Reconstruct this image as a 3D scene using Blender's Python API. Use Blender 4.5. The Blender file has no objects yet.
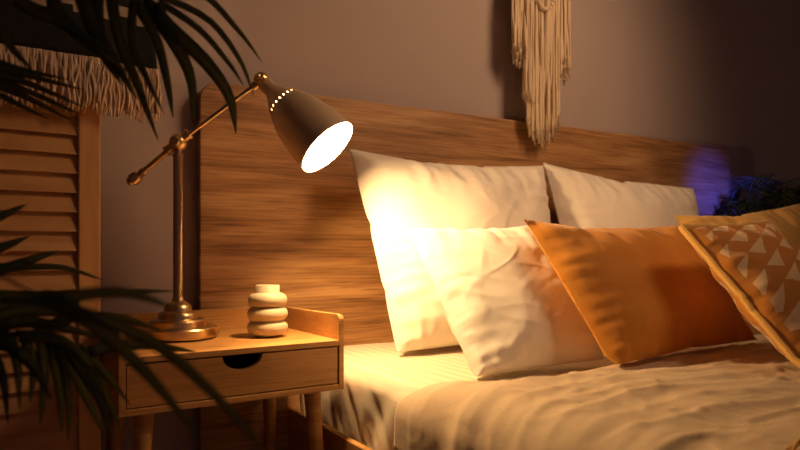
import bpy, bmesh, math, random
from mathutils import Vector, Matrix, noise
sc = bpy.context.scene
COL = sc.collection
PI = math.pi
CAMZ, F = .722, 672.0
YAW = math.radians(30.7)
RX, FW = Vector((math.cos(YAW), -math.sin(YAW), 0)), Vector((math.sin(YAW), math.cos(YAW), 0))

def at(u, v, d):
    """world point seen at picture position (u, v), d metres deep"""
    return Vector((0, 0, CAMZ)) + FW*d + RX*((u-400)/F*d) + Vector((0, 0, (250-v)/F*d))

# ------------------------------------------------------------------ materials
def mat(name, color=(.5,.5,.5), rough=.6, metal=0, bump=None, col2=None, nscale=8, stretch=(1,1,1), sheen=0, trans=0, distort=0, detail=5, lo=.35, hi=.65):
    m = bpy.data.materials.new(name); m.use_nodes = True
    nt = m.node_tree; b = nt.nodes['Principled BSDF']
    b.inputs['Base Color'].default_value = (*color, 1)
    b.inputs['Roughness'].default_value = rough
    b.inputs['Metallic'].default_value = metal
    if sheen:
        b.inputs['Sheen Weight'].default_value = sheen
        b.inputs['Sheen Roughness'].default_value = .4
    tc = nt.nodes.new('ShaderNodeTexCoord')
    mp = nt.nodes.new('ShaderNodeMapping'); mp.inputs['Scale'].default_value = stretch
    nt.links.new(tc.outputs['Object'], mp.inputs['Vector'])
    nz = nt.nodes.new('ShaderNodeTexNoise')
    nz.inputs['Scale'].default_value = nscale; nz.inputs['Detail'].default_value = detail; nz.inputs['Distortion'].default_value = distort
    nt.links.new(mp.outputs['Vector'], nz.inputs['Vector'])
    if col2:
        r = nt.nodes.new('ShaderNodeValToRGB')
        r.color_ramp.elements[0].position = lo; r.color_ramp.elements[0].color = (*color, 1)
        r.color_ramp.elements[1].position = hi; r.color_ramp.elements[1].color = (*col2, 1)
        nt.links.new(nz.outputs['Fac'], r.inputs['Fac'])
        nt.links.new(r.outputs['Color'], b.inputs['Base Color'])
    if bump:
        bn = nt.nodes.new('ShaderNodeBump'); bn.inputs['Strength'].default_value = bump[0]; bn.inputs['Distance'].default_value = bump[1]
        if len(bump) > 2:
            n2 = nt.nodes.new('ShaderNodeTexNoise'); n2.inputs['Scale'].default_value = bump[2]; n2.inputs['Detail'].default_value = 3
            nt.links.new(mp.outputs['Vector'], n2.inputs['Vector']); src = n2.outputs['Fac']
        else: src = nz.outputs['Fac']
        nt.links.new(src, bn.inputs['Height']); nt.links.new(bn.outputs['Normal'], b.inputs['Normal'])
    return m

M = {}
M['wall'] = mat('wall_paint', (.43,.35,.335), .9, bump=(.15,.002,220))
M['ceiling'] = mat('ceiling_paint', (.6,.57,.54), .9)
M['floor'] = mat('floor_wood', (.12,.06,.03), .5, col2=(.2,.11,.055), nscale=3, stretch=(1,12,1))
M['headboard'] = None
M['stand'] = mat('honey_oak', (.46,.22,.06), .42, col2=(.57,.31,.1), nscale=2.2, stretch=(1.5,6,14), distort=.6, detail=7, bump=(.08,.001))
M['stand_front'] = mat('honey_oak_front', (.46,.22,.06), .42, col2=(.57,.31,.1), nscale=2.2, stretch=(1.5,6,14), distort=.6, detail=7, bump=(.08,.001))
M['inside'] = mat('drawer_inside', (.05,.03,.015), .8)
M['screen'] = mat('stained_pine', (.5,.24,.075), .5, col2=(.62,.34,.12), nscale=2.5, stretch=(1.5,1.5,10), distort=.7, bump=(.08,.001))
M['stile'] = mat('stained_pine_upright', (.54,.27,.09), .5, col2=(.66,.37,.14), nscale=2.5, stretch=(9,9,1), distort=.7, bump=(.08,.001))
M['rail'] = mat('pine_rail', (.52,.26,.085), .5, col2=(.64,.36,.13), nscale=2.5, stretch=(9,1,9))
M['brass'] = mat('antique_brass', (.62,.45,.24), .28, 1, bump=(.05,.0005,90))
M['shade'] = mat('brushed_brass', (.78,.62,.42), .45, .6, bump=(.1,.0005,160))
M['shade_in'] = mat('white_enamel', (.9,.88,.82), .5)
M['vase'] = mat('matt_ceramic', (.52,.42,.28), .55, bump=(.1,.001,60))
M['white'] = mat('white_cotton', (.83,.77,.68), .85, sheen=.15, bump=(.12,.0012,260))
M['sheet'] = mat('striped_cotton', (.8,.72,.6), .8, sheen=.1)
M['duvet'] = mat('beige_muslin', (.54,.41,.28), .85, sheen=.1, col2=(.59,.455,.315), nscale=14, bump=(.2,.002,150))
M['orange'] = mat('orange_velvet', (.53,.2,.014), .8, sheen=.15, col2=(.6,.25,.022), nscale=9, bump=(.12,.0015,180))
M['mustard'] = mat('mustard_linen', (.66,.38,.1), .8, sheen=.2, bump=(.2,.0015,220))
M['cord'] = mat('cotton_cord', (.74,.6,.43), .9, bump=(.4,.002,240))
M['fringe'] = mat('jute_fringe', (.68,.5,.33), .9, bump=(.4,.002,240))
M['dowel'] = mat('pale_dowel', (.45,.3,.16), .6)
M['leaf'] = mat('palm_leaf', (.12,.17,.07), .45, col2=(.17,.22,.09), nscale=6)
M['stem'] = mat('palm_stem', (.045,.06,.02), .5)
def translucent(m, col, f):
    nt = m.node_tree; b = nt.nodes['Principled BSDF']; out = nt.nodes['Material Output']
    t = nt.nodes.new('ShaderNodeBsdfTranslucent'); t.inputs['Color'].default_value = (*col,1)
    mx = nt.nodes.new('ShaderNodeMixShader'); mx.inputs[0].default_value = f
    nt.links.new(b.outputs[0], mx.inputs[1]); nt.links.new(t.outputs[0], mx.inputs[2]); nt.links.new(mx.outputs[0], out.inputs['Surface'])
translucent(M['leaf'], (.2,.19,.08), .55)
M['fern'] = mat('fern_leaf', (.02,.035,.018), .5, col2=(.035,.05,.025), nscale=6)
M['pot'] = mat('grey_pot', (.25,.22,.2), .7, bump=(.2,.002,40))
M['soil'] = mat('soil', (.03,.02,.014), .95, bump=(.6,.01,50))

def oak(name, dark, light, mid, sc=1.0, rough=.5, fine=.5):
    """long oak grain along x: broad figure, fine fibres and a few dark pores"""
    m = mat(name, mid, rough); nt = m.node_tree; b = nt.nodes['Principled BSDF']
    tc = nt.nodes.new('ShaderNodeTexCoord')
    def nz(stretch, scale, dist, detail=8):
        mp = nt.nodes.new('ShaderNodeMapping'); mp.inputs['Scale'].default_value = [q*sc for q in stretch]
        nt.links.new(tc.outputs['Object'], mp.inputs['Vector'])
        n = nt.nodes.new('ShaderNodeTexNoise'); n.inputs['Scale'].default_value = scale; n.inputs['Detail'].default_value = detail; n.inputs['Distortion'].default_value = dist
        nt.links.new(mp.outputs['Vector'], n.inputs['Vector']); return n.outputs['Fac']
    a = nz((.8,2,8), 2.2, .8); c = nz((2.2,8,70), 2.5, .15, 6); d = nz((3.5,10,120), 2.5, .1, 3)
    f = nt.nodes.new('ShaderNodeMix'); f.data_type = 'FLOAT'; f.inputs[0].default_value = fine
    nt.links.new(a, f.inputs[2]); nt.links.new(c, f.inputs[3])
    r = nt.nodes.new('ShaderNodeValToRGB'); e = r.color_ramp.elements
    e[0].position = .36; e[0].color = (*dark,1); e[1].position = .62; e[1].color = (*light,1)
    k = r.color_ramp.elements.new(.5); k.color = (*mid,1)
    nt.links.new(f.outputs[0], r.inputs['Fac'])
    g = nt.nodes.new('ShaderNodeMapRange'); g.inputs['From Min'].default_value = .28; g.inputs['From Max'].default_value = .42; g.inputs['To Min'].default_value = .55; g.inputs['To Max'].default_value = 1
    nt.links.new(d, g.inputs['Value'])
    mx = nt.nodes.new('ShaderNodeMix'); mx.data_type = 'RGBA'; mx.blend_type = 'MULTIPLY'; mx.inputs[0].default_value = 1
    nt.links.new(r.outputs['Color'], mx.inputs[6]); nt.links.new(g.outputs[0], mx.inputs[7]); nt.links.new(mx.outputs[2], b.inputs['Base Color'])
    bn = nt.nodes.new('ShaderNodeBump'); bn.inputs['Strength'].default_value = .25; bn.inputs['Distance'].default_value = .001
    nt.links.new(f.outputs[0], bn.inputs['Height']); nt.links.new(bn.outputs['Normal'], b.inputs['Normal'])
    return m
M['headboard'] = oak('oak_laminate', (.19,.088,.031), (.53,.31,.135), (.39,.2,.075), fine=.38)
M['stand'] = oak('honey_oak', (.36,.165,.045), (.54,.295,.095), (.46,.235,.07), 1.2, .42, .35)
M['stand_front'] = M['stand']

def bulb_mat():
    m = bpy.data.materials.new('glowing_bulb'); m.use_nodes = True
    b = m.node_tree.nodes['Principled BSDF']
    b.inputs['Base Color'].default_value = (1,.9,.7,1)
    b.inputs['Emission Color'].default_value = (1,.6,.26,1)
    b.inputs['Emission Strength'].default_value = 790
    return m
M['bulb'] = bulb_mat()

def sheet_stripes(m):
    nt = m.node_tree; b = nt.nodes['Principled BSDF']
    tc = nt.nodes.new('ShaderNodeTexCoord'); w = nt.nodes.new('ShaderNodeTexWave'); w.bands_direction = 'X'
    w.inputs['Scale'].default_value = 10
    nt.links.new(tc.outputs['Object'], w.inputs['Vector'])
    r = nt.nodes.new('ShaderNodeValToRGB'); r.color_ramp.elements[0].position = .45; r.color_ramp.elements[1].position = .55
    r.color_ramp.elements[0].color = (.62,.53,.4,1); r.color_ramp.elements[1].color = (.7,.61,.47,1)
    nt.links.new(w.outputs['Fac'], r.inputs['Fac']); nt.links.new(r.outputs['Color'], b.inputs['Base Color'])
sheet_stripes(M['sheet'])

def node_math(nt, op, a, b=None):
    n = nt.nodes.new('ShaderNodeMath'); n.operation = op
    for k, x in enumerate((a, b)):
        if x is None: continue
        if isinstance(x, (int, float)): n.inputs[k].default_value = x
        else: nt.links.new(x, n.inputs[k])
    return n.outputs[0]

def weave_mat():
    """black cotton weave with an off-white band of stepped black blocks; u along the hem, v up from it (metres)"""
    m = mat('black_and_white_weave', (.02,.018,.016), .95, bump=(.5,.003,160))
    nt = m.node_tree; b = nt.nodes['Principled BSDF']
    uv = nt.nodes.new('ShaderNodeUVMap'); sp = nt.nodes.new('ShaderNodeSeparateXYZ'); nt.links.new(uv.outputs[0], sp.inputs[0])
    U, V_ = sp.outputs[0], sp.outputs[1]
    band = node_math(nt, 'MODULO', V_, .22)
    inband = node_math(nt, 'MULTIPLY', node_math(nt, 'GREATER_THAN', band, .095), node_math(nt, 'LESS_THAN', band, .195))
    st = node_math(nt, 'FLOOR', node_math(nt, 'DIVIDE', V_, .022))
    tri = node_math(nt, 'PINGPONG', U, .06)
    lim = node_math(nt, 'MULTIPLY', node_math(nt, 'PINGPONG', st, 2.5), .017)
    blk = node_math(nt, 'LESS_THAN', tri, lim)
    fac = node_math(nt, 'MULTIPLY', inband, node_math(nt, 'SUBTRACT', 1, blk))
    mx = nt.nodes.new('ShaderNodeMix'); mx.data_type = 'RGBA'
    mx.inputs[6].default_value = (.012,.011,.011,1); mx.inputs[7].default_value = (.45,.35,.25,1)
    nt.links.new(fac, mx.inputs[0]); nt.links.new(mx.outputs[2], b.inputs['Base Color'])
    return m
M['weave'] = weave_mat()

def triangle_mat():
    """burnt orange canvas printed with rows of cream triangles; uv runs 0..1 over the cushion"""
    m = mat('triangle_print', (.55,.2,.03), .8, sheen=.25, bump=(.2,.0015,220))
    nt = m.node_tree; b = nt.nodes['Principled BSDF']
    uv = nt.nodes.new('ShaderNodeUVMap'); sp = nt.nodes.new('ShaderNodeSeparateXYZ'); nt.links.new(uv.outputs[0], sp.inputs[0])
    U, V_ = sp.outputs[0], sp.outputs[1]
    al = node_math(nt, 'DIVIDE', node_math(nt, 'ADD', U, node_math(nt, 'MULTIPLY', V_, .18)), .315)
    up = node_math(nt, 'SUBTRACT', node_math(nt, 'DIVIDE', V_, .117), al)
    fx = node_math(nt, 'FRACT', al); h_ = node_math(nt, 'SUBTRACT', node_math(nt, 'FRACT', up), .14)
    t = node_math(nt, 'MULTIPLY', node_math(nt, 'GREATER_THAN', fx, node_math(nt, 'SUBTRACT', .46, node_math(nt, 'MULTIPLY', h_, .55))),
                  node_math(nt, 'LESS_THAN', fx, node_math(nt, 'ADD', .46, node_math(nt, 'MULTIPLY', h_, .66))))
    t = node_math(nt, 'MULTIPLY', t, node_math(nt, 'MULTIPLY', node_math(nt, 'GREATER_THAN', h_, 0), node_math(nt, 'LESS_THAN', h_, .715)))
    t = node_math(nt, 'MULTIPLY', t, node_math(nt, 'GREATER_THAN', U, .055))
    nz = nt.nodes.new('ShaderNodeTexNoise'); nz.inputs['Scale'].default_value = 90
    nt.links.new(uv.outputs[0], nz.inputs['Vector'])
    t = node_math(nt, 'MULTIPLY', t, node_math(nt, 'ADD', node_math(nt, 'MULTIPLY', nz.outputs['Fac'], .5), .55))
    mx = nt.nodes.new('ShaderNodeMix'); mx.data_type = 'RGBA'
    mx.inputs[6].default_value = (.5,.19,.018,1); mx.inputs[7].default_value = (.75,.58,.36,1)
    nt.links.new(t, mx.inputs[0]); nt.links.new(mx.outputs[2], b.inputs['Base Color'])
    return m
M['tri'] = triangle_mat()

# ------------------------------------------------------------------ helpers
def obj(name, bm, m, parent=None, smooth=True, bevel=0, angle=40):
    me = bpy.data.meshes.new(name)
    bmesh.ops.recalc_face_normals(bm, faces=bm.faces)
    bm.to_mesh(me); bm.free()
    o = bpy.data.objects.new(name, me); COL.objects.link(o)
    for x in (m if isinstance(m, (list, tuple)) else [m]): me.materials.append(x)
    if smooth:
        for p in me.polygons: p.use_smooth = True
    if bevel:
        b = o.modifiers.new('bevel', 'BEVEL'); b.width = bevel; b.segments = 2; b.limit_method = 'ANGLE'; b.angle_limit = math.radians(50)
        for p in me.polygons: p.use_smooth = False
    elif smooth and angle:
        me.set_sharp_from_angle(angle=math.radians(angle))
    if parent: o.parent = parent
    return o

def thing(name, label, cat, loc=(0,0,0), rotz=0, group=None):
    o = bpy.data.objects.new(name, None); COL.objects.link(o); o.empty_display_size = .05
    o.location = loc; o.rotation_euler = (0,0,rotz)
    return tag(o, label, cat, group)

def tag(o, label, cat, group=None):
    o['label'] = label; o['category'] = cat; o['kind'] = 'thing'
    if group: o['group'] = group
    return o

def struct(name, bm, m):
    o = obj(name, bm, m, smooth=False); o['kind'] = 'structure'; return o

def box(bm, a, b):
    x0,y0,z0 = a; x1,y1,z1 = b
    v = [bm.verts.new(p) for p in ((x0,y0,z0),(x1,y0,z0),(x1,y1,z0),(x0,y1,z0),(x0,y0,z1),(x1,y0,z1),(x1,y1,z1),(x0,y1,z1))]
    for f in ((0,3,2,1),(4,5,6,7),(0,1,5,4),(1,2,6,5),(2,3,7,6),(3,0,4,7)): bm.faces.new([v[i] for i in f])
    return v

def abox(a, b):
    bm = bmesh.new(); box(bm, a, b); return bm

def prism(bm, pts, y0, y1):
    """extrude an outline in the xz plane along y"""
    A = [bm.verts.new((x,y0,z)) for x,z in pts]; B = [bm.verts.new((x,y1,z)) for x,z in pts]
    bm.faces.new(A); bm.faces.new(B[::-1]); n = len(pts)
    for i in range(n): bm.faces.new((A[i],B[i],B[(i+1)%n],A[(i+1)%n]))

def frame(d):
    d = d.normalized(); a = Vector((0,0,1)) if abs(d.z) < .9 else Vector((1,0,0))
    x = d.cross(a).normalized(); return x, d.cross(x).normalized()

def tube(bm, pts, rad, n=10, cap=True):
    pts = [Vector(p) for p in pts]
    rad = rad if isinstance(rad, (list, tuple)) else [rad]*len(pts)
    rings = []; x = None
    for i, p in enumerate(pts):
        d = (pts[min(i+1,len(pts)-1)] - pts[max(i-1,0)])
        d = d.normalized() if d.length > 1e-9 else Vector((0,0,1))
        if x is None: x = frame(d)[0]
        x = (x - d*x.dot(d)).normalized(); y = d.cross(x)
        rings.append([bm.verts.new(p + (x*math.cos(2*PI*k/n) + y*math.sin(2*PI*k/n))*rad[i]) for k in range(n)])
    for a, b in zip(rings, rings[1:]):
        for k in range(n): bm.faces.new((a[k],a[(k+1)%n],b[(k+1)%n],b[k]))
    if cap: bm.faces.new(rings[0][::-1]); bm.faces.new(rings[-1])

def lathe(bm, prof, n=40, origin=Vector((0,0,0)), axis=Vector((0,0,1)), skip=None):
    """spin (radius, height) pairs about an axis; skip(ring, k) leaves openings"""
    x, y = frame(axis); axis = axis.normalized(); rings = []
    for r, h in prof:
        c = origin + axis*h
        if r < 1e-6: rings.append([bm.verts.new(c)]*n)
        else: rings.append([bm.verts.new(c + (x*math.cos(2*PI*k/n) + y*math.sin(2*PI*k/n))*r) for k in range(n)])
    for i, (a, b) in enumerate(zip(rings, rings[1:])):
        for k in range(n):
            if skip and skip(i, k): continue
            q = []
            for v in (a[k],a[(k+1)%n],b[(k+1)%n],b[k]):
                if v not in q: q.append(v)
            if len(q) > 2: bm.faces.new(q)
    return rings

def ball(bm, c, r, n=16, scale=None):
    mtx = Matrix.Translation(c) @ (scale or Matrix.Identity(4))
    bmesh.ops.create_uvsphere(bm, u_segments=n, v_segments=max(8,n*2//3), radius=r, matrix=mtx)

def crv(pts, n):
    """smooth curve through points"""
    pts = [Vector(p) for p in pts]; P = [pts[0]*2-pts[1]] + pts + [pts[-1]*2-pts[-2]]
    out = []; m = len(pts)-1
    for s in range(n+1):
        t = s/n*m; i = min(int(t), m-1); f = t-i; a,b,c,d = P[i:i+4]
        out.append(.5*((2*b)+(c-a)*f+(2*a-5*b+4*c-d)*f*f+(3*b-a-3*c+d)*f**3))
    return out

# ------------------------------------------------------------------ the room
WY = 1.862
struct('floor', abox((-2.2,-2.6,-.1), (4.4,WY,0)), M['floor'])
struct('wall_back', abox((-2.2,WY,0), (4.4,WY+.1,2.6)), M['wall'])
struct('wall_left', abox((-2.3,-2.6,0), (-2.2,WY+.1,2.6)), M['wall'])
struct('wall_right', abox((4.4,-2.6,0), (4.5,WY+.1,2.6)), M['wall'])
struct('ceiling', abox((-2.3,-2.6,2.6), (4.5,WY+.1,2.7)), M['ceiling'])
struct('baseboard_back', abox((-2.2,WY-.012,0), (4.4,WY,.08)), M['ceiling'])

# ------------------------------------------------------------------ bed
BX0, BX1, BXC = .705, 2.535, 1.62
bed = thing('bed', 'wooden double bed with a long rounded oak headboard against the wall', 'bed', (BXC, .8, 0))
def sub(o, root): o.parent = root; o.matrix_parent_inverse = root.matrix_basis.inverted(); return o
def part(name, bm, m, root, **k):
    o = obj(name, bm, m, None, **k)
    o.parent = root; o.matrix_parent_inverse = Matrix.LocRotScale(root.location, root.rotation_euler, None).inverted(); return o
bm = bmesh.new()
x0, x1, z0, z1, r = .457, 2.78, .0, 1.176, .05
pts = [(x0,z0),(x1,z0)]
pts += [(x1-r+r*math.cos(a), z1-r+r*math.sin(a)) for a in [PI/2*k/8 for k in range(9)]]
pts += [(x0+r-r*math.sin(a), z1-r+r*math.cos(a)) for a in [PI/2*k/8 for k in range(9)]]
prism(bm, pts, 1.815, 1.845)
part('headboard', bm, M['headboard'], bed, bevel=.003)
part('side_rail', abox((BX0,-.25,.12), (BX0+.018,1.815,.272)), M['stand'], bed, bevel=.003)
part('side_rail', abox((BX1-.025,-.25,.12), (BX1,1.815,.28)), M['stand'], bed, bevel=.003)
part('foot_rail', abox((BX0,-.275,.12), (BX1,-.25,.28)), M['stand'], bed, bevel=.003)
part('slat_base', abox((BX0+.025,-.25,.215), (BX1-.025,1.815,.24)), M['dowel'], bed)
for x in (BX0+.05, BX1-.05):
    for y in (-.2, 1.75):
        b = bmesh.new(); tube(b, [(x,y,0),(x,y,.215)], [.02,.03], 16); part('leg', b, M['stand'], bed)

# mattress in a striped fitted sheet: a soft slab whose left side is gathered
def mattress():
    bm = bmesh.new(); X0, X1, Y0, Y1, Z0, Z1 = .738, 2.502, -.24, 1.808, .242, .442
    prof = []; R = .05
    for k in range(13): prof.append((X0, Z0+(Z1-R-Z0)*k/12, -1, 0))
    for k in range(1,8):
        a = PI/2*k/8; prof.append((X0+R-R*math.cos(a), Z1-R+R*math.sin(a), -math.cos(a), math.sin(a)))
    for k in range(81): prof.append((X0+R+(X1-X0-2*R)*k/80, Z1, 0, 1))
    for k in range(1,8):
        a = PI/2*k/8; prof.append((X1-R+R*math.sin(a), Z1-R+R*math.cos(a), math.sin(a), math.cos(a)))
    for k in range(13): prof.append((X1, Z1-R-(Z1-R-Z0)*k/12, 1, 0))
    rows = []; NY = 150
    for j in range(NY+1):
        y = Y0+(Y1-Y0)*j/NY; row = []
        e = min(1, (Y1-y)/.04, (y-Y0)/.04); e = 1-(1-max(e,0))**2
        for (x,z,nx,nz) in prof:
            side = max(0,-nx); hang = side*(1-(z-Z0)/(Z1-Z0)*.6)
            d = 0
            if side > 0:
                w = noise.noise(Vector((y*9+z*7, z*3, 2.1)))
                w2 = noise.noise(Vector((y*22-z*14, z*7, 5.7)))
                d = (.010*w + .005*(1-abs(w2)*2))*min(1, side*1.2)*(.4+hang)
            d += .0025*noise.noise(Vector((x*7,y*7,z*5)))
            row.append(bm.verts.new((x+nx*d, y, z+nz*d*.6-(1-e)*.03*(z-Z0)/(Z1-Z0)-.012*max(0,1-abs(x-X0)/.12)*max(0,nz))))
        rows.append(row)
    for a, b in zip(rows, rows[1:]):
        for k in range(len(a)-1): bm.faces.new((a[k],a[k+1],b[k+1],b[k]))
    bm.faces.new(rows[0]); bm.faces.new(rows[-1][::-1])
    for a, b in zip(rows, rows[1:]): bm.faces.new((a[0],b[0],b[-1],a[-1]))
    return bm
matt = tag(obj('mattress', mattress(), M['sheet'], angle=60), 'mattress in a pale striped fitted sheet on the wooden bed', 'mattress')

# ------------------------------------------------------------------ pillows
def sim_cushion(w, h, press, seed, frames=26, bend=.5, shrink=0, n=44):
    """inflate two sewn cloth squares; returns a bmesh with uv, centred, lying in xy"""
    rnd = random.Random(seed); bm = bmesh.new(); nx = n; ny = max(16, int(n*h/w)); g = {}
    off = seed*7.3
    for s in (1,-1):
        for i in range(nx+1):
            for j in range(ny+1):
                b = i in (0,nx) or j in (0,ny)
                if b and s == -1: g[s,i,j] = g[1,i,j]; continue
                x, y = (i/nx-.5)*w, (j/ny-.5)*h
                z = 0 if b else s*(.012+.006*noise.noise(Vector((x*11+off,y*11,s))))+rnd.uniform(-.0006,.0006)
                g[s,i,j] = bm.verts.new((x,y,z))
    uv = bm.loops.layers.uv.new('UVMap')
    for s in (1,-1):
        for i in range(nx):
            for j in range(ny):
                ids = [(i,j),(i+1,j),(i+1,j+1),(i,j+1)]
                if s == -1: ids = ids[::-1]
                f = bm.faces.new([g[(s,)+q] for q in ids]); f.material_index = 0 if s == 1 else 1
                for l, q in zip(f.loops, ids): l[uv].uv = (q[0]/nx, q[1]/ny)
    me = bpy.data.meshes.new('sewn'); bm.to_mesh(me); bm.free()
    o = bpy.data.objects.new('sewn', me); COL.objects.link(o)
    m = o.modifiers.new('Cloth', 'CLOTH'); s = m.settings
    s.quality = 6; s.mass = .25; s.tension_stiffness = 12; s.compression_stiffness = 12; s.shear_stiffness = 5
    s.bending_stiffness = bend; s.tension_damping = 15; s.compression_damping = 15; s.air_damping = 3
    s.use_pressure = True; s.uniform_pressure_force = press; s.effector_weights.gravity = 0; s.shrink_min = shrink
    m.point_cache.frame_start = 1; m.point_cache.frame_end = frames
    for f in range(1, frames+1): sc.frame_set(f)
    me2 = bpy.data.meshes.new_from_object(o.evaluated_get(bpy.context.evaluated_depsgraph_get()))
    bpy.data.objects.remove(o); sc.frame_set(1)
    return me2, [v for v in ((-w/2,-h/2),(w/2,-h/2),(w/2,h/2),(-w/2,h/2))], (nx, ny)

def refine(me, nx, ny, K):
    """the sewn cloth again on a K times finer grid, smoothly interpolated"""
    co = [v.co.copy() for v in me.vertices]; it = iter(range(len(co))); front = {}; rear = {}
    for i in range(nx+1):
        for j in range(ny+1): front[i,j] = co[next(it)]
    for i in range(nx+1):
        for j in range(ny+1): rear[i,j] = front[i,j] if i in (0,nx) or j in (0,ny) else co[next(it)]
    for _ in range(3):      # iron out the finest crumples
        for G in (front, rear):
            Q = {k: G[k].copy() for k in G}
            for i in range(1,nx):
                for j in range(1,ny): G[i,j] = Q[i,j]*.5+(Q[i-1,j]+Q[i+1,j]+Q[i,j-1]+Q[i,j+1])*.125
    mx, my_ = nx*K, ny*K; bm = bmesh.new(); uv = bm.loops.layers.uv.new('UVMap'); g = {}; orig = []
    def cr(a,b,c,d,f): return .5*((2*b)+(c-a)*f+(2*a-5*b+4*c-d)*f*f+(3*b-a-3*c+d)*f**3)
    for s_, G in ((1,front),(-1,rear)):
        def P_(i,j): return G[min(max(i,0),nx), min(max(j,0),ny)]
        rowsj = {}
        for j in range(ny+1):
            for I in range(mx+1):
                i, f = divmod(I, K); f /= K
                rowsj[I,j] = P_(i,j) if f == 0 else cr(P_(i-1,j),P_(i,j),P_(i+1,j),P_(i+2,j),f)
        for I in range(mx+1):
            for J in range(my_+1):
                if s_ == -1 and (I in (0,mx) or J in (0,my_)): g[s_,I,J] = g[1,I,J]; continue
                j, f = divmod(J, K); f /= K
                q = lambda k: rowsj[I, min(max(k,0),ny)]
                g[s_,I,J] = bm.verts.new(q(j) if f == 0 else cr(q(j-1),q(j),q(j+1),q(j+2),f)); orig.append((I/mx,J/my_))
    for s_ in (1,-1):
        for I in range(mx):
            for J in range(my_):
                ids = [(I,J),(I+1,J),(I+1,J+1),(I,J+1)]
                if s_ == -1: ids = ids[::-1]
                f = bm.faces.new([g[(s_,)+q] for q in ids]); f.material_index = 0 if s_ == 1 else 1
                for l, q in zip(f.loops, ids): l[uv].uv = (q[0]/mx, q[1]/my_)
    m2 = bpy.data.meshes.new('cushion'); bm.to_mesh(m2); bm.free()
    return m2, orig, mx, my_

def cushion(name, label, cat, group, bl, br, tr, tl, thick, m, seed, press=1.2, bend=.4, sag=0, fat=.25, slump=0, wr=1.0, rest=.446, trim=None, shrink=-.01, back=None):
    bl, br, tr, tl = map(Vector, (bl, br, tr, tl))
    w = ((br-bl).length+(tr-tl).length)/2; h = ((tl-bl).length+(tr-br).length)/2
    me, cs, (nx, ny) = sim_cushion(w, h, press, seed, bend=bend, shrink=shrink)
    me, orig, nx, ny = refine(me, nx, ny, 3)
    zmax = max(v.co.z for v in me.vertices); zs = thick/2/zmax
    cx = max(v.co.x for v in me.vertices); cy = max(v.co.y for v in me.vertices)
    N = (br-bl).cross(tl-bl).normalized()
    up = ((tl+tr)-(bl+br)).normalized(); rt = ((br+tr)-(bl+tl)).normalized()
    for v in me.vertices:
        x, y, z = v.co
        i0, j0 = orig[v.index]; st_ = .6
        a = st_*i0+(1-st_)*(x/cx+1)/2; b = st_*j0+(1-st_)*(y/cy+1)/2
        p = (bl*(1-a)+br*a)*(1-b) + (tl*(1-a)+tr*a)*b
        ed = min(a,1-a,b,1-b)
        # folds running in from the seams, puckers along them, a few long creases
        eb, ea = min(b,1-b), min(a,1-a)
        n_ = lambda *q: noise.noise(Vector(q))
        fo = n_(x*34+seed*3, y*4, 1.3)*max(0, 1-eb/.3) + n_(x*4, y*34+seed*3, 4.3)*max(0, 1-ea/.32)
        pk = n_(x*85, y*12, seed+.3)*max(0, 1-eb/.11) + n_(x*12, y*85, seed+.9)*max(0, 1-ea/.11)
        big = n_(x*6+seed, y*6, seed*1.7)
        wx, wy = x+.05*n_(x*6,y*6,seed+5), y+.05*n_(x*6,y*6,seed+9)
        cr1 = max(0, 1-abs(n_((wx+wy)*5+seed*2, (wx-wy)*10, 7.7))*5)
        cr2 = max(0, 1-abs(n_(wx*5+seed, wy*13+wx*4, 2.2))*6)
        env = min(1, ed/.05)
        zz = z*zs*(1+fat*(1-2*b)) + (1 if z > 0 else -1)*env*wr*(.010*fo + .0035*pk + .008*big + .0016*cr1*(1-.4*b) + .001*cr2) 
        q = p + N*zz
        q += up*(-slump*math.sin(PI*a)*b**2)            # the top edge droops between the ears
        q += N*(sag*math.sin(PI*b)*1.0)                  # the whole cushion bends as it leans
        if q.z < rest+.02: q.z = rest+.02*math.exp((q.z-rest-.02)/.03)
        v.co = q
    me.name = name
    o = bpy.data.objects.new(name, me); COL.objects.link(o)
    me.materials.clear()
    me.materials.append(m); me.materials.append(back or m)
    for p in me.polygons: p.use_smooth = True
    tag(o, label, cat, group)
    if trim:
        # piping sewn along the seam
        seam = [v.co.copy() for v in me.vertices][: (nx+1)*(ny+1)]
        idx = lambda i,j: seam[i*(ny+1)+j]
        loop = [idx(i,0) for i in range(nx)]+[idx(nx,j) for j in range(ny)]+[idx(i,ny) for i in range(nx,0,-1)]+[idx(0,j) for j in range(ny,-1,-1)]
        b = bmesh.new(); tube(b, loop, .008, 8, cap=False); obj('piping', b, trim, o)
    return o

ZB = .452
P = Vector
cushion('pillow', 'large white square pillow lit brightest beside the lamp against the headboard', 'pillow', 'large white pillows along the headboard',
    (.885,1.505,ZB-.006), (1.51,1.51,ZB-.006), (1.585,1.715,1.01), (.85,1.72,1.012), .19, M['white'], 1, sag=-.0, slump=.015, fat=.1)
cushion('pillow', 'large white square pillow leaning on the headboard behind the orange cushion', 'pillow', 'large white pillows along the headboard',
    (1.61,1.56,ZB), (2.36,1.57,ZB), (2.34,1.68,.965), (1.585,1.72,1.02), .18, M['white'], 2, slump=.0, fat=.1)
cushion('throw_cushion', 'cream linen cushion standing in front of the bright white pillow', 'cushion', None,
    (.862,1.135,ZB-.010), (1.245,1.135,ZB+.004), (1.225,1.34,.790), (.878,1.45,.775), .115, M['white'], 3, slump=.01, fat=.1)
cushion('throw_cushion', 'plain burnt orange velvet cushion leaning on the cream cushion', 'cushion', None,
    (1.115,.985,ZB+.008), (1.73,1.05,ZB+.022), (1.715,1.25,.797), (1.09,1.25,.797), .125, M['orange'], 4, slump=.012, fat=.15, wr=.7, rest=.474)
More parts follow.
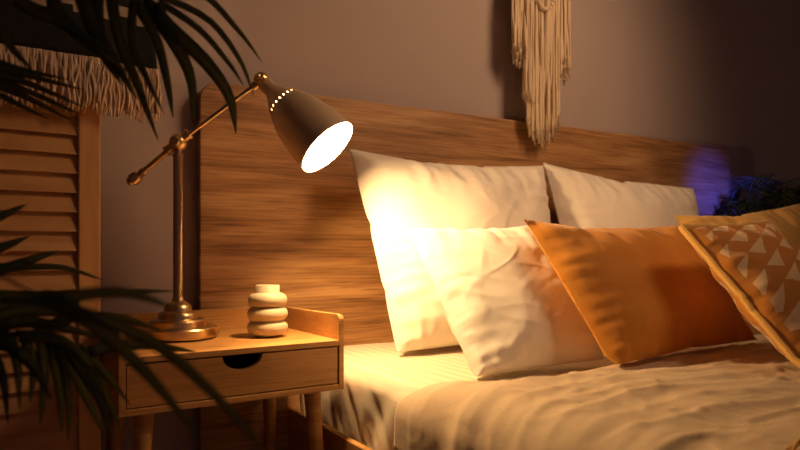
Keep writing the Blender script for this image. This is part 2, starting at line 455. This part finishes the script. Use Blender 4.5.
cushion('throw_cushion', 'orange cushion printed with cream triangles and edged in mustard', 'cushion', None,
    (1.352,.722,ZB+.028), (1.86,.83,ZB+.035), (1.86,1.10,.80), (1.39,1.03,.775), .11, M['tri'], 5, rest=.484, slump=.0, fat=.1, trim=M['mustard'], back=M['mustard'])
cushion('throw_cushion', 'mustard cushion lying behind the triangle print cushion', 'cushion', None,
    (1.86,1.19,ZB+.01), (2.5,1.17,ZB+.01), (2.55,1.34,.905), (1.81,1.37,.832), .15, M['mustard'], 6, slump=.01)

# ------------------------------------------------------------------ duvet
def duvet():
    bm = bmesh.new(); NX, NY = 260, 200
    x0, x1, y1, y2 = .60, 2.62, -.22, 1.06
    def head(x):      # where the turned-back head edge runs
        return 1.045 + .20*max(0,(.98-x)/.3)**1.6 if x < .98 else 1.045+.075*min(1,(x-.98)/.35)
    rows = []
    for i in range(NX+1):
        s = x0+(x1-x0)*i/NX; row = []
        for j in range(NY+1):
            t = j/NY; y = y1+(head(max(s,.7))-y1)*t
            # height: flat on top, rolling down over the mattress side
            ex = .80
            if s >= ex: x, z = s, .452
            else:
                q = ex-s; R = .09; a = q/R
                if a < PI/2: x, z = ex-R*math.sin(a), .452-R+R*math.cos(a)
                else: x, z = ex-R, .452-R-(q-R*PI/2)
            row.append(Vector((x,y,z)))
        rows.append(row)
    return rows, NX, NY
rows, NX, NY = duvet()
def ridge(p): return 1-abs(noise.noise(p))*2
bm = bmesh.new(); gt = []
for i, row in enumerate(rows):
    g = []
    for j, p in enumerate(row):
        x, y, z = p; s = .60+2.02*i/NX
        wx, wy = s+.10*noise.noise(Vector((s*3,y*3,0))), y+.08*noise.noise(Vector((s*2.5,y*2.5,4)))
        f = .009*max(0,ridge(Vector((wx*.8, wy*8, 1))))**2 + .006*max(0,ridge(Vector((wx*1.5+wy*1.5, wy*13, 3))))**2 + .005*noise.noise(Vector((wx*3,wy*4,8)))
        f += .003*max(0,ridge(Vector((wx*7-wy*6, wy*15, 6))))**3 
        head = max(0, 1-(1-j/NY)/.05)
        f += .0035*max(0,1-abs(noise.noise(Vector((wx*5+wy*2,wy*13-wx*3,12))))*7) + .003*max(0,1-abs(noise.noise(Vector((wx*8-wy*6,wy*11+wx*6,22))))*7)
        f += .012
        side = max(0, min(1, (.80-s)/.1))
        nrm = Vector((-side,0,1-side*.9)).normalized()
        if side > 0: f = f*(1-.6*side) + side*.010*noise.noise(Vector((y*14, s*4, 9)))
        g.append(bm.verts.new(p+nrm*(.85*f*(1-head*.75)-.004*head)))
    gt.append(g)
for i in range(NX):
    for j in range(NY): bm.faces.new((gt[i][j],gt[i+1][j],gt[i+1][j+1],gt[i][j+1]))
dvz = {}
for row in gt:
    for v in row: dvz.setdefault((round(v.co.x/.02), round(v.co.y/.02)), []).append(v.co.z)
def duvet_z(x, y):
    for d in range(1, 6):
        q = [max(dvz[k]) for k in dvz if abs(k[0]-x/.02) <= d and abs(k[1]-y/.02) <= d]
        if q: return max(q)
    return .48
dv = obj('duvet', bm, M['duvet'], angle=0)
so = dv.modifiers.new('thickness', 'SOLIDIFY'); so.thickness = .008; so.offset = -1
tag(dv, 'rumpled beige muslin duvet spread over the bed', 'duvet')

# ------------------------------------------------------------------ folded mustard throw lying on the duvet
ft = thing('throw_blanket', 'mustard fringed throw folded on the duvet at the right edge', 'throw', (1.2,.3,.49))
X0, X1, Y0, Y1 = .895, 1.55, .10, .475
b = bmesh.new(); top = []; bot = []
for i in range(41):
    ta, ba = [], []
    for j in range(25):
        x, y = X0+(X1-X0)*i/40, Y0+(Y1-Y0)*j/24
        e = min(1, min(i,40-i,j,24-j)/1.5)
        z = duvet_z(x,y)+.002
        ba.append(b.verts.new((x,y,z))); ta.append(b.verts.new((x,y,z+.004+.022*e+.003*noise.noise(Vector((x*20,y*20,3))))))
    top.append(ta); bot.append(ba)
for i in range(40):
    for j in range(24):
        b.faces.new((top[i][j],top[i+1][j],top[i+1][j+1],top[i][j+1])); b.faces.new((bot[i][j],bot[i][j+1],bot[i+1][j+1],bot[i+1][j]))
rim = [(i,0) for i in range(41)]+[(40,j) for j in range(1,25)]+[(i,24) for i in range(39,-1,-1)]+[(0,j) for j in range(23,0,-1)]
for (i,j),(k,l) in zip(rim, rim[1:]+rim[:1]): b.faces.new((bot[i][j],bot[k][l],top[k][l],top[i][j]))
part('folded_cloth', b, M['mustard'], ft, angle=0)
rq = random.Random(3); b = bmesh.new()
for k in range(70):
    y = Y0+(Y1-Y0)*k/69; ln = rq.uniform(.05,.075); dy = rq.gauss(0,.008); ph = rq.uniform(0,6)
    z0 = duvet_z(X0,y)
    tube(b, [Vector((X0+.004-ln*q/6, y+dy*q/6+.002*math.sin(ph+q), (z0+.012)*(1-q/6)+(duvet_z(X0-ln,y)+.003)*q/6+.004*math.sin(PI*q/6))) for q in range(7)], [.0032]*5+[.0026,.0014], 5)
fq = part('fringe', b, M['mustard'], ft, angle=0); fq['kind'] = 'stuff'

# ------------------------------------------------------------------ nightstand
NX0, NX1, NY0, NY1, NB, NT = .190, .692, 1.428, 1.797, .392, .509
ns = thing('nightstand', 'small oak nightstand with one drawer beside the bed', 'nightstand', ((NX0+NX1)/2, (NY0+NY1)/2, 0))
T = .013
ns_yaw = math.radians(2.6)
part('bottom_panel', abox((NX0+T,NY0,NB), (NX1-T,NY1-T,NB+T)), M['stand'], ns, bevel=.001)
part('top_panel', abox((NX0+T,NY0,NT-T), (NX1-T,NY1-T,NT)), M['stand'], ns, bevel=.001)
part('back_panel', abox((NX0+T,NY1-T,NB), (NX1-T,NY1,NT+.055)), M['stand'], ns, bevel=.001)
def side_panel(x):
    bm = bmesh.new(); pts = [(NY0,NB),(NY1,NB),(NY1,NT+.055)]
    r = .014
    pts += [(NY0+r-r*math.sin(a), NT+.06-r+r*math.cos(a)) for a in [PI/2*k/6 for k in range(7)]]
    A = [bm.verts.new((x,y,z)) for y,z in pts]; B = [bm.verts.new((x+T,y,z)) for y,z in pts]
    bm.faces.new(A); bm.faces.new(B[::-1]); n = len(pts)
    for i in range(n): bm.faces.new((A[i],B[i],B[(i+1)%n],A[(i+1)%n]))
    return bm
part('side_panel', side_panel(NX1-T), M['stand'], ns, bevel=.001)
part('side_panel', side_panel(NX0), M['stand'], ns, bevel=.001)
# drawer with a half-round finger cut-out in its front
bm = bmesh.new(); a0, a1, b0, b1 = NX0+T+.003, NX1-T-.003, NB+T+.003, NT-T-.003
cxh, rh = .444, .045
arc = [(cxh+rh*math.cos(a), b1-.7*rh*math.sin(a)) for a in [PI*k/20 for k in range(21)]]
prism(bm, [(a0,b0),(a1,b0),(a1,b1)]+arc+[(a0,b1)], NY0+.003, NY0+.018)
dr = part('drawer', bm, M['stand_front'], ns, smooth=False)
b = bmesh.new()
box(b, (a0+.004,NY0+.018,b0+.004), (a0+.012,NY1-.03,b1-.01)); box(b, (a1-.012,NY0+.018,b0+.004), (a1-.004,NY1-.03,b1-.01))
box(b, (a0+.012,NY0+.018,b0+.004), (a1-.012,NY1-.03,b0+.010)); box(b, (a0+.012,NY1-.04,b0+.010), (a1-.012,NY1-.03,b1-.01))
db = obj('drawer_box', b, M['inside'], dr, smooth=False)
for sx in (0,1):
    for sy in (0,1):
        tx = NX0+.06 if sx == 0 else NX1-.06; ty = NY0+.05 if sy == 0 else NY1-.05
        bxx = tx+(-.03 if sx == 0 else .02); by = ty+(-.025 if sy == 0 else .015)
        b = bmesh.new(); tube(b, [(bxx,by,0),(tx,ty,NB)], [.012,.02], 18); part('leg', b, M['stand'], ns)

ns.rotation_euler.z = ns_yaw

# ------------------------------------------------------------------ vase of three stacked rings
vc = Vector((.564, 1.588, NT+.0005))
prof = [(0,0),(.028,0)]
for k, zc in enumerate((.0235,.058,.0925)):
    R_ = (.0345,.0355,.0345)[k]; rr = .0185
    for q in range(13):
        a = -PI/2+PI*q/12
        if k == 0 and q == 0: continue
        prof.append((R_+rr*math.cos(a)*.92-.001*k, zc+rr*.98*math.sin(a)))
prof += [(.0305,.1125),(.0305,.1295),(.0285,.1305),(.0265,.1285),(.0265,.1),(.02,.03),(0,.025)]
b = bmesh.new(); lathe(b, prof, 48)
va = obj('vase', b, M['vase'], angle=70); va.location = vc; va.scale = (.96,.96,.97); tag(va, 'cream ceramic vase of three stacked rings on the nightstand', 'vase')

# ------------------------------------------------------------------ desk lamp
LB = Vector((.368, 1.672, NT+.0005))
lamp = thing('desk_lamp', 'antique brass desk lamp with bell shade glowing on the nightstand', 'lamp', LB)
b = bmesh.new()
lathe(b, [(0,.004),(.092,.004),(.095,.008),(.095,.024),(.092,.0275),(.066,.030),(.065,.030),(.0645,.041),(.060,.046),(.046,.048),(.045,.058),(.041,.063),(.033,.066),(.032,.076),(.026,.083),(.015,.09),(.0125,.098),(0,.1)], 56, LB)
part('base', b, M['brass'], lamp, angle=35)
b = bmesh.new(); lathe(b, [(0,0),(.088,0),(.088,.004),(0,.004)], 48, LB); part('felt_pad', b, M['inside'], lamp)
JZ = .982
b = bmesh.new()
p0 = Vector((LB.x,LB.y,0))
lathe(b, [(0,LB.z+.09),(.0115,LB.z+.09),(.0115,JZ-.035),(.013,JZ-.034),(.013,JZ-.029),(.0085,JZ-.026),(.0085,JZ-.012),(0,JZ-.012)], 24, p0)
part('post', b, M['brass'], lamp, angle=35)
h = Vector((.85,-.53,0)); J = Vector((LB.x,LB.y,JZ)); PV = J+h*.203+Vector((0,0,.150)); CW = J-h*.107-Vector((0,0,.088))
ad = (PV-CW).normalized(); side = ad.cross(Vector((0,0,1))).normalized()
b = bmesh.new()
ball(b, J, .0215, 20)
tube(b, [J-side*.024, J-side*.028, J+side*.024, J+side*.028], [.011,.013,.013,.011], 16)
nx_ = ad.cross(side)
tube(b, [J+nx_*-.0+ad*.016, J+ad*.030, J+ad*.031, J+ad*.036], [.011,.011,.014,.013], 14)
tube(b, [J-ad*.016, J-ad*.030, J-ad*.031, J-ad*.036], [.011,.011,.014,.013], 14)
tube(b, [J-side*.03, J-side*.036, J-side*.037+Vector((0,0,0)), J-side*.043], [.003,.003,.007,.006], 10)
part('middle_joint', b, M['brass'], lamp, angle=35)
b = bmesh.new(); tube(b, [CW+ad*.01, J, J+ad*.001, PV-ad*.012], [.0068,.0068,.0052,.0052], 14); part('arm', b, M['brass'], lamp)
b = bmesh.new()
tube(b, [CW+ad*.036,CW+ad*.030,CW+ad*.029,CW+ad*.016,CW+ad*.014,CW+ad*.008,CW-ad*.004,CW-ad*.006,CW-ad*.012,CW-ad*.018], [.007,.011,.011,.0075,.0135,.016,.016,.012,.012,.006], 18)
part('counterweight', b, M['brass'], lamp, angle=35)
b = bmesh.new()
ball(b, PV, .0195, 18)
tube(b, [PV-side*.022,PV-side*.024,PV+side*.022,PV+side*.024], [.011,.013,.013,.011], 16)
tube(b, [PV-ad*.010,PV-ad*.028,PV-ad*.030], [.010,.010,.006], 14)
tube(b, [PV+side*.024,PV+side*.034], [.004,.004], 10); ball(b, PV+side*.037, .007, 10)
part('head_joint', b, M['brass'], lamp, angle=35)
AX = Vector((.474,-.53,-.70)).normalized()
out = [(.012,.008),(.0185,.012),(.0185,.040),(.021,.044),(.027,.056),(.037,.072),(.0455,.088),(.0482,.0945),(.0525,.104),(.059,.120),(.065,.140),(.069,.160),(.0725,.182),(.0755,.212),(.0775,.243)]
inn = [(.0762,.2435)]+[(r-.0015,hh) for r,hh in out[:-1][::-1] if hh > .03]+[(0,.040)]
HR = 6       # the ring of holes sits between profile rows 6 and 7
NI = len(out)+[i for i,(r,hh) in enumerate(inn) if abs(hh-.0945) < 1e-4][0]
b = bmesh.new()
lathe(b, [(0,.008)]+out+inn, 72, PV, AX, skip=lambda i,k: (i == HR+1 or i == NI+1) and k % 3 == 0)
sh = part('lamp_shade', b, [M['shade'], M['shade_in']], lamp, angle=50)
for p in sh.data.polygons:
    c = p.center-PV; hh = c.dot(AX); rad = (c-AX*hh).length
    if p.normal.dot((c-AX*hh).normalized() if rad > 1e-5 else -AX) < -.05 and hh > .042: p.material_index = 1
b = bmesh.new(); tube(b, [PV+AX*.042, PV+AX*.159], .016, 20); part('bulb_socket', b, M['shade_in'], lamp)
b = bmesh.new(); lathe(b, [(0,.158),(.014,.158),(.015,.174),(.022,.190),(.028,.204),(.030,.218),(.028,.232),(.021,.243),(.010,.248),(0,.249)], 24, PV, AX)
part('light_bulb', b, M['bulb'], lamp, angle=0)

# ------------------------------------------------------------------ louvered folding screen
SR = Vector((.188, 1.60, 0)); SA = math.radians(7)
screen = thing('folding_screen', 'louvered wooden folding screen left of the nightstand', 'screen', SR, SA)
def screen_panel(w, h=1.70):
    pn = bpy.data.objects.new('panel', None); COL.objects.link(pn); pn.empty_display_size = .05
    for x in (-w, -.045):
        obj('stile', abox((x,0,0), (x+.045,.026,h)), M['stile'], pn, bevel=.003)
    for z0, z1 in ((.06,.14), (h-.07,h)):
        obj('rail', abox((-w+.045,.003,z0), (-.045,.023,z1)), M['rail'], pn, bevel=.002)
    b = bmesh.new(); z = .145; step = .0415
    while z+step < h-.07:
        # each slat leans: its lower edge comes forward over the next one
        y0, y1 = .004, .016
        for q in ((y0,z-.004),):
            v = [b.verts.new(p) for p in ((-w+.043,y0,z-.006),(-.043,y0,z-.006),(-.043,y1+.003,z+step),(-w+.043,y1+.003,z+step),
                 (-w+.043,y0+.006,z-.006),(-.043,y0+.006,z-.006),(-.043,y1+.009,z+step),(-w+.043,y1+.009,z+step))]
            for f in ((0,1,2,3),(7,6,5,4),(0,4,5,1),(1,5,6,2),(2,6,7,3),(3,7,4,0)): b.faces.new([v[i] for i in f])
        z += step
    obj('louvers', b, M['screen'], pn, smooth=False)
    return pn
pa = screen_panel(.45); pa.parent = screen
pb = screen_panel(.45); pb.parent = screen; pb.location = (-.455,.03,0); pb.rotation_euler = (0,0,math.radians(-28))
for z in (.3,.85,1.4):
    b = bmesh.new(); tube(b, [(-.4525,.028,z),(-.4525,.028,z+.07)], .005, 10); obj('hinge', b, M['brass'], screen)

# ------------------------------------------------------------------ woven throw hung over the screen
def throw():
    bm = bmesh.new(); uv = bm.loops.layers.uv.new('UVMap')
    NXc, L = 60, 60; zt = 1.712; g = []
    for i in range(NXc+1):
        x = -.44+.53*i/NXc; row = []
        for j in range(L+1):
            s = 1.05*j/L               # length from the front hem
            zb = 1.130; front = zt-zb
            xx = x+.018*(x+.44)/.53*max(0,1-s/.3)*1.6
            wav = .006*noise.noise(Vector((x*9,s*4,3)))+.004*math.sin(x*26+s*5)*(1-min(1,s/front))
            if s < front: p = Vector((xx, -.014+wav, zb+s+.004*noise.noise(Vector((x*10,s,1)))))
            elif s < front+.075:
                a = (s-front)/.075*PI; p = Vector((xx, .013-.027*math.cos(a)+wav, zt+.02*math.sin(a)))
            else: p = Vector((xx, .04+wav, zt-(s-front-.075)))
            row.append(bm.verts.new(p))
        g.append(row)
    for i in range(NXc):
        for j in range(L):
            f = bm.faces.new((g[i][j],g[i+1][j],g[i+1][j+1],g[i][j+1]))
            for l,(a,c) in zip(f.loops, ((i,j),(i+1,j),(i+1,j+1),(i,j+1))): l[uv].uv = (.545*a/NXc, 1.05*c/L)
    hem = [g[i][0].co.copy() for i in range(NXc+1)]
    return bm, hem
bm, hem = throw()
th = thing('throw_blanket', 'black woven throw with pale blocks and long fringe over the screen', 'throw', SR, SA)
w = obj('woven_cloth', bm, M['weave'], th, angle=0)
so = w.modifiers.new('thickness', 'SOLIDIFY'); so.thickness = .008; so.offset = 0
rnd = random.Random(11); b = bmesh.new()
for k in range(330):
    t = k/329*(len(hem)-1); i = min(int(t), len(hem)-2); p = hem[i].lerp(hem[i+1], t-i)
    ln = rnd.uniform(.095,.125); dx = rnd.gauss(0,.010); dy = rnd.uniform(-.012,.006); ph = rnd.uniform(0,6)
    pts = []
    for q in range(9):
        s = q/8
        pts.append(p+Vector((dx*s+.0035*math.sin(ph+s*7)*s, dy*math.sin(s*2)-.003+.003*math.cos(ph+s*9), .004-ln*s)))
    tube(b, pts, [.0034]+[.003]*6+[.0026,.0014], 5)
fr = obj('fringe', b, M['fringe'], th, angle=0)
fr['kind'] = 'stuff'; fr['label'] = 'beige twisted fringe'

# ------------------------------------------------------------------ macrame wall hanging
mx0, mx1, my = 1.505, 1.765, 1.790
mc = thing('macrame_hanging', 'cream macrame hanging with long fringe above the headboard centre', 'wall hanging', (1.635, my, 1.9))
b = bmesh.new(); tube(b, [(1.44,my,1.9),(1.83,my,1.9)], .011, 14); part('dowel', b, M['dowel'], mc)
b = bmesh.new(); tube(b, [(1.46,my,1.9),(1.635,my+.045,2.06),(1.81,my,1.9)], .003, 8)
tube(b, [(1.635,my+.045,2.06),(1.635,WY-.001,2.06)], .004, 8); part('hanging_cord', b, M['cord'], mc)
def strand(b, x, ztop, zbot, r, amp, fray=True, dy=0):
    ph = rnd.uniform(0,6); dx = rnd.gauss(0,.006); pts = []; n = 16
    for q in range(n+1):
        s = q/n
        pts.append(Vector((x+dx*s+amp*math.sin(ph+s*11)*s*.6, my+dy-.006*s+amp*.7*math.cos(ph+s*9)*s, ztop+(zbot-ztop)*s)))
    tube(b, pts, [r]*(n-3)+[r*1.05,r*1.15,r*1.1,r*.6], 5)
    if fray:
        for e in range(4):
            a = rnd.uniform(0,6); q0 = pts[-2]
            tube(b, [q0, q0+Vector((.006*math.cos(a),.004*math.sin(a),-.014)), q0+Vector((.011*math.cos(a+.6),.006*math.sin(a),-.026+rnd.uniform(-.01,.01)))], [.0014,.0012,.0008], 4)
b = bmesh.new()
for k in range(84):
    t = (k%42)/41+rnd.uniform(-.012,.012); x = 1.555+.165*t
    zb = 1.165-.06*math.sin(PI*t)+rnd.uniform(-.03,.03)+(.09 if t < .12 else 0)
    strand(b, x, 1.89, zb, .0040, .012, dy=rnd.uniform(-.014,.006)-(.006 if k > 41 else 0))
f1 = part('long_fringe', b, M['cord'], mc, angle=0); f1['kind'] = 'stuff'
for xa, xb, zz in ((1.505,1.553,1.375), (1.722,1.772,1.345)):
    b = bmesh.new()
    for k in range(22):
        strand(b, xa+(xb-xa)*k/21, 1.89, zz+rnd.uniform(-.03,.05), .0038, .010, dy=rnd.uniform(-.012,.004))
    f2 = part('side_fringe', b, M['cord'], mc, angle=0); f2['kind'] = 'stuff'
# the knotted swag near the top of the frame
b = bmesh.new()
sw = [Vector((1.575+.125*q/24, my-.022, 1.64-.075*math.sin(PI*q/24))) for q in range(25)]
for ph in (0, 2*PI/3, 4*PI/3):
    tube(b, [p+Vector((0,.005*math.cos(ph+i*1.1),.005*math.sin(ph+i*1.1))) for i,p in enumerate(sw)], .005, 6)
for i in range(0, 25, 2): ball(b, sw[i]+Vector((0,-.004,0)), .0075, 8)
for x in (1.575,1.70): tube(b, [(x,my-.02,1.64),(x,my-.012,1.89)], .005, 6)
part('knotted_swag', b, M['cord'], mc)

# ------------------------------------------------------------------ palm in the foreground
def leaf(bm, pts, width, n=14, face=None, wide=1.35):
    c = crv(pts, n); face = face or -FW
    prev = None
    for i, p in enumerate(c):
        s = i/n
        d = (c[min(i+1,n)]-c[max(i-1,0)]).normalized()
        sd = d.cross(face); sd = sd.normalized() if sd.length > 1e-4 else RX
        nn = sd.cross(d)
        w = width*wide*.5*max(.06, min(1, s/.12+.35)*(1-s**3.2)**.8)
        ring = [bm.verts.new(p-sd*w+nn*w*.25), bm.verts.new(p-nn*w*.05), bm.verts.new(p+sd*w+nn*w*.25), bm.verts.new(p-nn*(w*.05+.0009))]
        if prev:
            for k in range(4): bm.faces.new((prev[k],prev[(k+1)%4],ring[(k+1)%4],ring[k]))
        else: bm.faces.new(ring)
        prev = ring
    bm.faces.new(prev[::-1])

TR = Vector((-.36, .80, 0))
palm = thing('potted_palm', 'large dark green palm arching across the left foreground', 'plant', TR)
b = bmesh.new(); lathe(b, [(0,0),(.12,0),(.125,.01),(.155,.27),(.165,.275),(.165,.30),(.15,.30),(.145,.26),(0,.26)], 40, TR); part('pot', b, M['pot'], palm, angle=40)
b = bmesh.new(); lathe(b, [(0,.262),(.06,.268),(.145,.262),(.145,.25),(0,.25)], 24, TR); part('soil', b, M['soil'], palm)
crown = TR+Vector((0,0,.26))
def frond(rachis, leaves, w0=.006):
    """rachis: world points from the crown out; leaves: list of (point list, width)"""
    r = crv(rachis, 24)
    fr_ = bmesh.new(); tube(fr_, r, [w0*(1-.75*i/24) for i in range(25)], 8)
    st = part('frond', fr_, M['stem'], palm)
    b = bmesh.new()
    for pts, w in leaves:
        base = min(r, key=lambda q: (q-pts[0]).length)
        leaf(b, [base]+list(pts), w)
    o = obj('leaflets', b, M['leaf'], st, angle=0)
    o.matrix_parent_inverse = Matrix.Identity(4)
    return st
def L(w, *p): return ([at(*q) for q in p], w)
# the frond over the top of the picture
frond([crown, (-.33,.80,.62), at(-120,60,.86), at(-20,-40,.84), at(70,-42,.85), at(128,-14,.88), at(160,6,.9)], [
    L(.0075,(168,0,.92),(210,21,.95),(240,60,.98),(254,97,.99)),
    L(.0075,(165,6,.92),(200,30,.95),(228,62,.98),(244,86,.98)),
    L(.0155,(163,21,.9),(206,62,.93),(230,98,.95),(236,134,.95)),
    L(.0155,(152,9,.9),(173,40,.91),(191,78,.92),(194,130,.92)),
    L(.0110,(137,3,.88),(157,40,.9),(168,85,.91),(173,118,.91)),
    L(.0120,(112,-5,.86),(120,40,.86),(140,90,.85),(158,140,.84)),
    L(.0090,(134,0,.87),(133,45,.87),(147,78,.86),(164,114,.86)),
    L(.0150,(80,-20,.82),(92,25,.81),(112,58,.8),(138,100,.79)),
    L(.0150,(62,-24,.8),(55,5,.78),(84,40,.77),(128,72,.76)),
    L(.0150,(30,-30,.8),(20,0,.78),(60,22,.77),(108,50,.76)),
    L(.0130,(100,-20,.83),(98,20,.83),(104,55,.82),(122,85,.82)),
    L(.0110,(0,-30,.8),(-10,10,.78),(10,45,.77),(34,72,.76)),
    L(.0080,(150,-20,.9),(200,-8,.94),(238,30,.98),(262,62,1.0)),
])
# the small fan at the left edge
frond([crown, (-.34,.84,.55), at(-120,150,.9), at(-70,85,.9), at(-30,66,.92)], [
    L(.0085,(-10,66,.92),(30,76,.93),(84,90,.94)),
    L(.0085,(-10,72,.92),(30,84,.93),(86,108,.94)),
    L(.0080,(-12,76,.92),(30,92,.93),(84,116,.93)),
    L(.0080,(-16,80,.92),(28,98,.92),(72,121,.92)),
    L(.0070,(-18,84,.92),(14,102,.92),(50,120,.92)),
    L(.0070,(-12,60,.92),(24,70,.93),(70,80,.94)),
])
# leaf tips pointing in from the left at half height
frond([crown, (-.36,.72,.45), at(-190,330,.82), at(-90,280,.84), at(-40,268,.86), at(30,262,.88)], [
    L(.0115,(-30,228,.85),(0,217,.87),(27,204,.89)),
    L(.0125,(-34,256,.85),(0,248,.87),(30,236,.89)),
    L(.0115,(-20,276,.86),(28,261,.88),(58,251,.9)),
    L(.0075,(10,268,.88),(60,267,.9),(104,280,.92)),
    L(.0100,(-30,290,.84),(40,296,.84),(110,292,.84),(176,291,.85)),
    L(.0120,(-30,300,.83),(20,306,.83),(70,300,.83),(112,288,.84)),
])
# the low frond whose leaflets hang down
frond([crown, (-.35,.70,.36), at(-200,380,.78), at(-80,340,.76), at(0,333,.76), at(50,342,.77), at(96,352,.79)], [
    L(.0105,(12,340,.76),(18,366,.76),(20,410,.76)),
    L(.0105,(42,345,.77),(45,380,.77),(40,425,.77)),
    L(.0105,(52,346,.77),(60,390,.78),(62,432,.78)),
    L(.0085,(60,348,.77),(69,395,.78),(68,441,.78)),
    L(.0105,(62,348,.78),(86,395,.79),(105,436,.8)),
    L(.0105,(66,348,.78),(96,392,.79),(114,441,.8)),
    L(.0095,(74,349,.78),(104,390,.8),(122,434,.81)),
    L(.0090,(84,351,.79),(108,375,.8),(131,406,.82)),
    L(.0115,(0,334,.76),(-16,370,.75),(-24,420,.75)),
    L(.0105,(90,352,.79),(120,345,.81),(160,346,.83),(196,352,.85)),
    L(.0105,(30,338,.77),(70,318,.78),(120,318,.8),(160,330,.82)),
    L(.0120,(-10,330,.76),(20,322,.76),(60,326,.77),(104,340,.79)),
    L(.0120,(-20,326,.74),(14,312,.74),(60,312,.75),(98,322,.77)),
    L(.0120,(-30,336,.74),(10,346,.73),(34,368,.73),(52,400,.73)),
    L(.0120,(-40,340,.73),(-10,352,.72),(4,380,.72),(8,424,.72)),
    L(.0110,(26,338,.77),(34,366,.77),(30,402,.77)),
    L(.0110,(20,336,.74),(60,340,.75),(92,366,.76),(110,398,.77)),
])
# one blade very close to the lens
frond([crown, (-.30,.62,.5), at(-260,200,.52), at(-60,250,.50), at(40,296,.50)], [
    L(.0100,(60,303,.50),(104,332,.50),(150,376,.5),(206,446,.5)),
    L(.0080,(50,300,.50),(120,292,.51),(176,308,.52)),
    L(.0080,(60,305,.50),(150,340,.50),(220,400,.5),(268,456,.5)),
], w0=.004)

# ------------------------------------------------------------------ fern-leaved plant beyond the bed
PF = Vector((2.76, 1.60, 0))
fern = thing('potted_fern', 'dark feathery potted plant beyond the far side of the bed', 'plant', PF)
b = bmesh.new(); lathe(b, [(0,0),(.11,0),(.14,.42),(.15,.43),(.15,.46),(.135,.46),(.13,.42),(0,.42)], 32, PF); part('pot', b, M['pot'], fern, angle=40)
b = bmesh.new(); lathe(b, [(0,.425),(.13,.422),(.13,.41),(0,.41)], 20, PF); part('soil', b, M['soil'], fern)
rf = random.Random(5)
for k in range(30):
    a = 2*PI*k/30+rf.uniform(-.15,.15); reach = rf.uniform(.22,.42); top = rf.uniform(.82,1.02)
    dirv = Vector((math.cos(a), math.sin(a)*.62, 0))
    if dirv.y > 0: dirv.y *= .8
    base = PF+Vector((0,0,.42))
    r = crv([base+dirv*.02, base+dirv*reach*.25+Vector((0,0,(top-.42)*.7)), base+dirv*reach*.62+Vector((0,0,top-.42)), base+dirv*reach+Vector((0,0,top-.5-rf.uniform(0,.06)))], 22)
    b = bmesh.new(); tube(b, r, [.003*(1-.7*i/22) for i in range(23)], 5)
    st = part('frond', b, M['stem'], fern)
    b = bmesh.new()
    for i in range(5, 22):
        d = (r[i+1]-r[i]).normalized(); sd = d.cross(Vector((0,0,1))).normalized(); ln = .085*math.sin(PI*min(1,(i-3)/20)**.8)+.015
        for sg in (1,-1):
            tip = r[i]+sd*sg*ln*.8+d*ln*.6+Vector((0,0,-.012+rf.uniform(-.015,.02)))
            leaf(b, [r[i], (r[i]+tip)/2+Vector((0,0,.006)), tip], .010, 4, face=Vector((0,0,1)))
    o = obj('leaflets', b, M['fern'], st, angle=0); o.matrix_parent_inverse = Matrix.Identity(4)

# ------------------------------------------------------------------ light
def lightobj(name, kind, loc, energy, color, **k):
    l = bpy.data.lights.new(name, kind); l.energy = energy; l.color = color
    for a, v in k.items(): setattr(l, a, v)
    o = bpy.data.objects.new(name, l); COL.objects.link(o); o.location = loc; return o
def aim(o, target): o.rotation_euler = (Vector(target)-o.location).to_track_quat('-Z','Y').to_euler()
# added unseen spots: warm fill over the bed, blue glow on the headboard end
aim(lightobj('warm_fill_spot', 'SPOT', (2.0,.35,2.3), 80, (1,.58,.3), spot_size=math.radians(84), spot_blend=1, shadow_soft_size=.35), (1.35,1.8,1.25))
aim(lightobj('blue_glow_spot', 'SPOT', (2.25,.85,1.55), 120, (.04,.055,1), spot_size=math.radians(20), spot_blend=1, shadow_soft_size=.05), (2.655,1.815,.955))
w = bpy.data.worlds.new('evening'); sc.world = w; w.use_nodes = True
w.node_tree.nodes['Background'].inputs[0].default_value = (.36,.22,.32,1); w.node_tree.nodes['Background'].inputs[1].default_value = .13

# ------------------------------------------------------------------ camera
cd = bpy.data.cameras.new('camera'); cam = bpy.data.objects.new('camera', cd); COL.objects.link(cam)
cam.location = (0,0,CAMZ); cam.rotation_euler = (PI/2, 0, -YAW)
cd.sensor_width = 36; cd.lens = F/800*36; cd.shift_y = 25/800; cd.clip_start = .02
cd.dof.use_dof = True; cd.dof.focus_distance = 1.6; cd.dof.aperture_fstop = 3.8
sc.camera = cam
sc.view_settings.view_transform = 'Standard'; sc.view_settings.look = 'None'; sc.view_settings.gamma = 1; sc.view_settings.exposure = .25
sc.view_settings.use_curve_mapping = False
sc.cycles.use_denoising = True
sc.cycles.max_bounces = 8; sc.cycles.diffuse_bounces = 5; sc.cycles.sample_clamp_indirect = 8
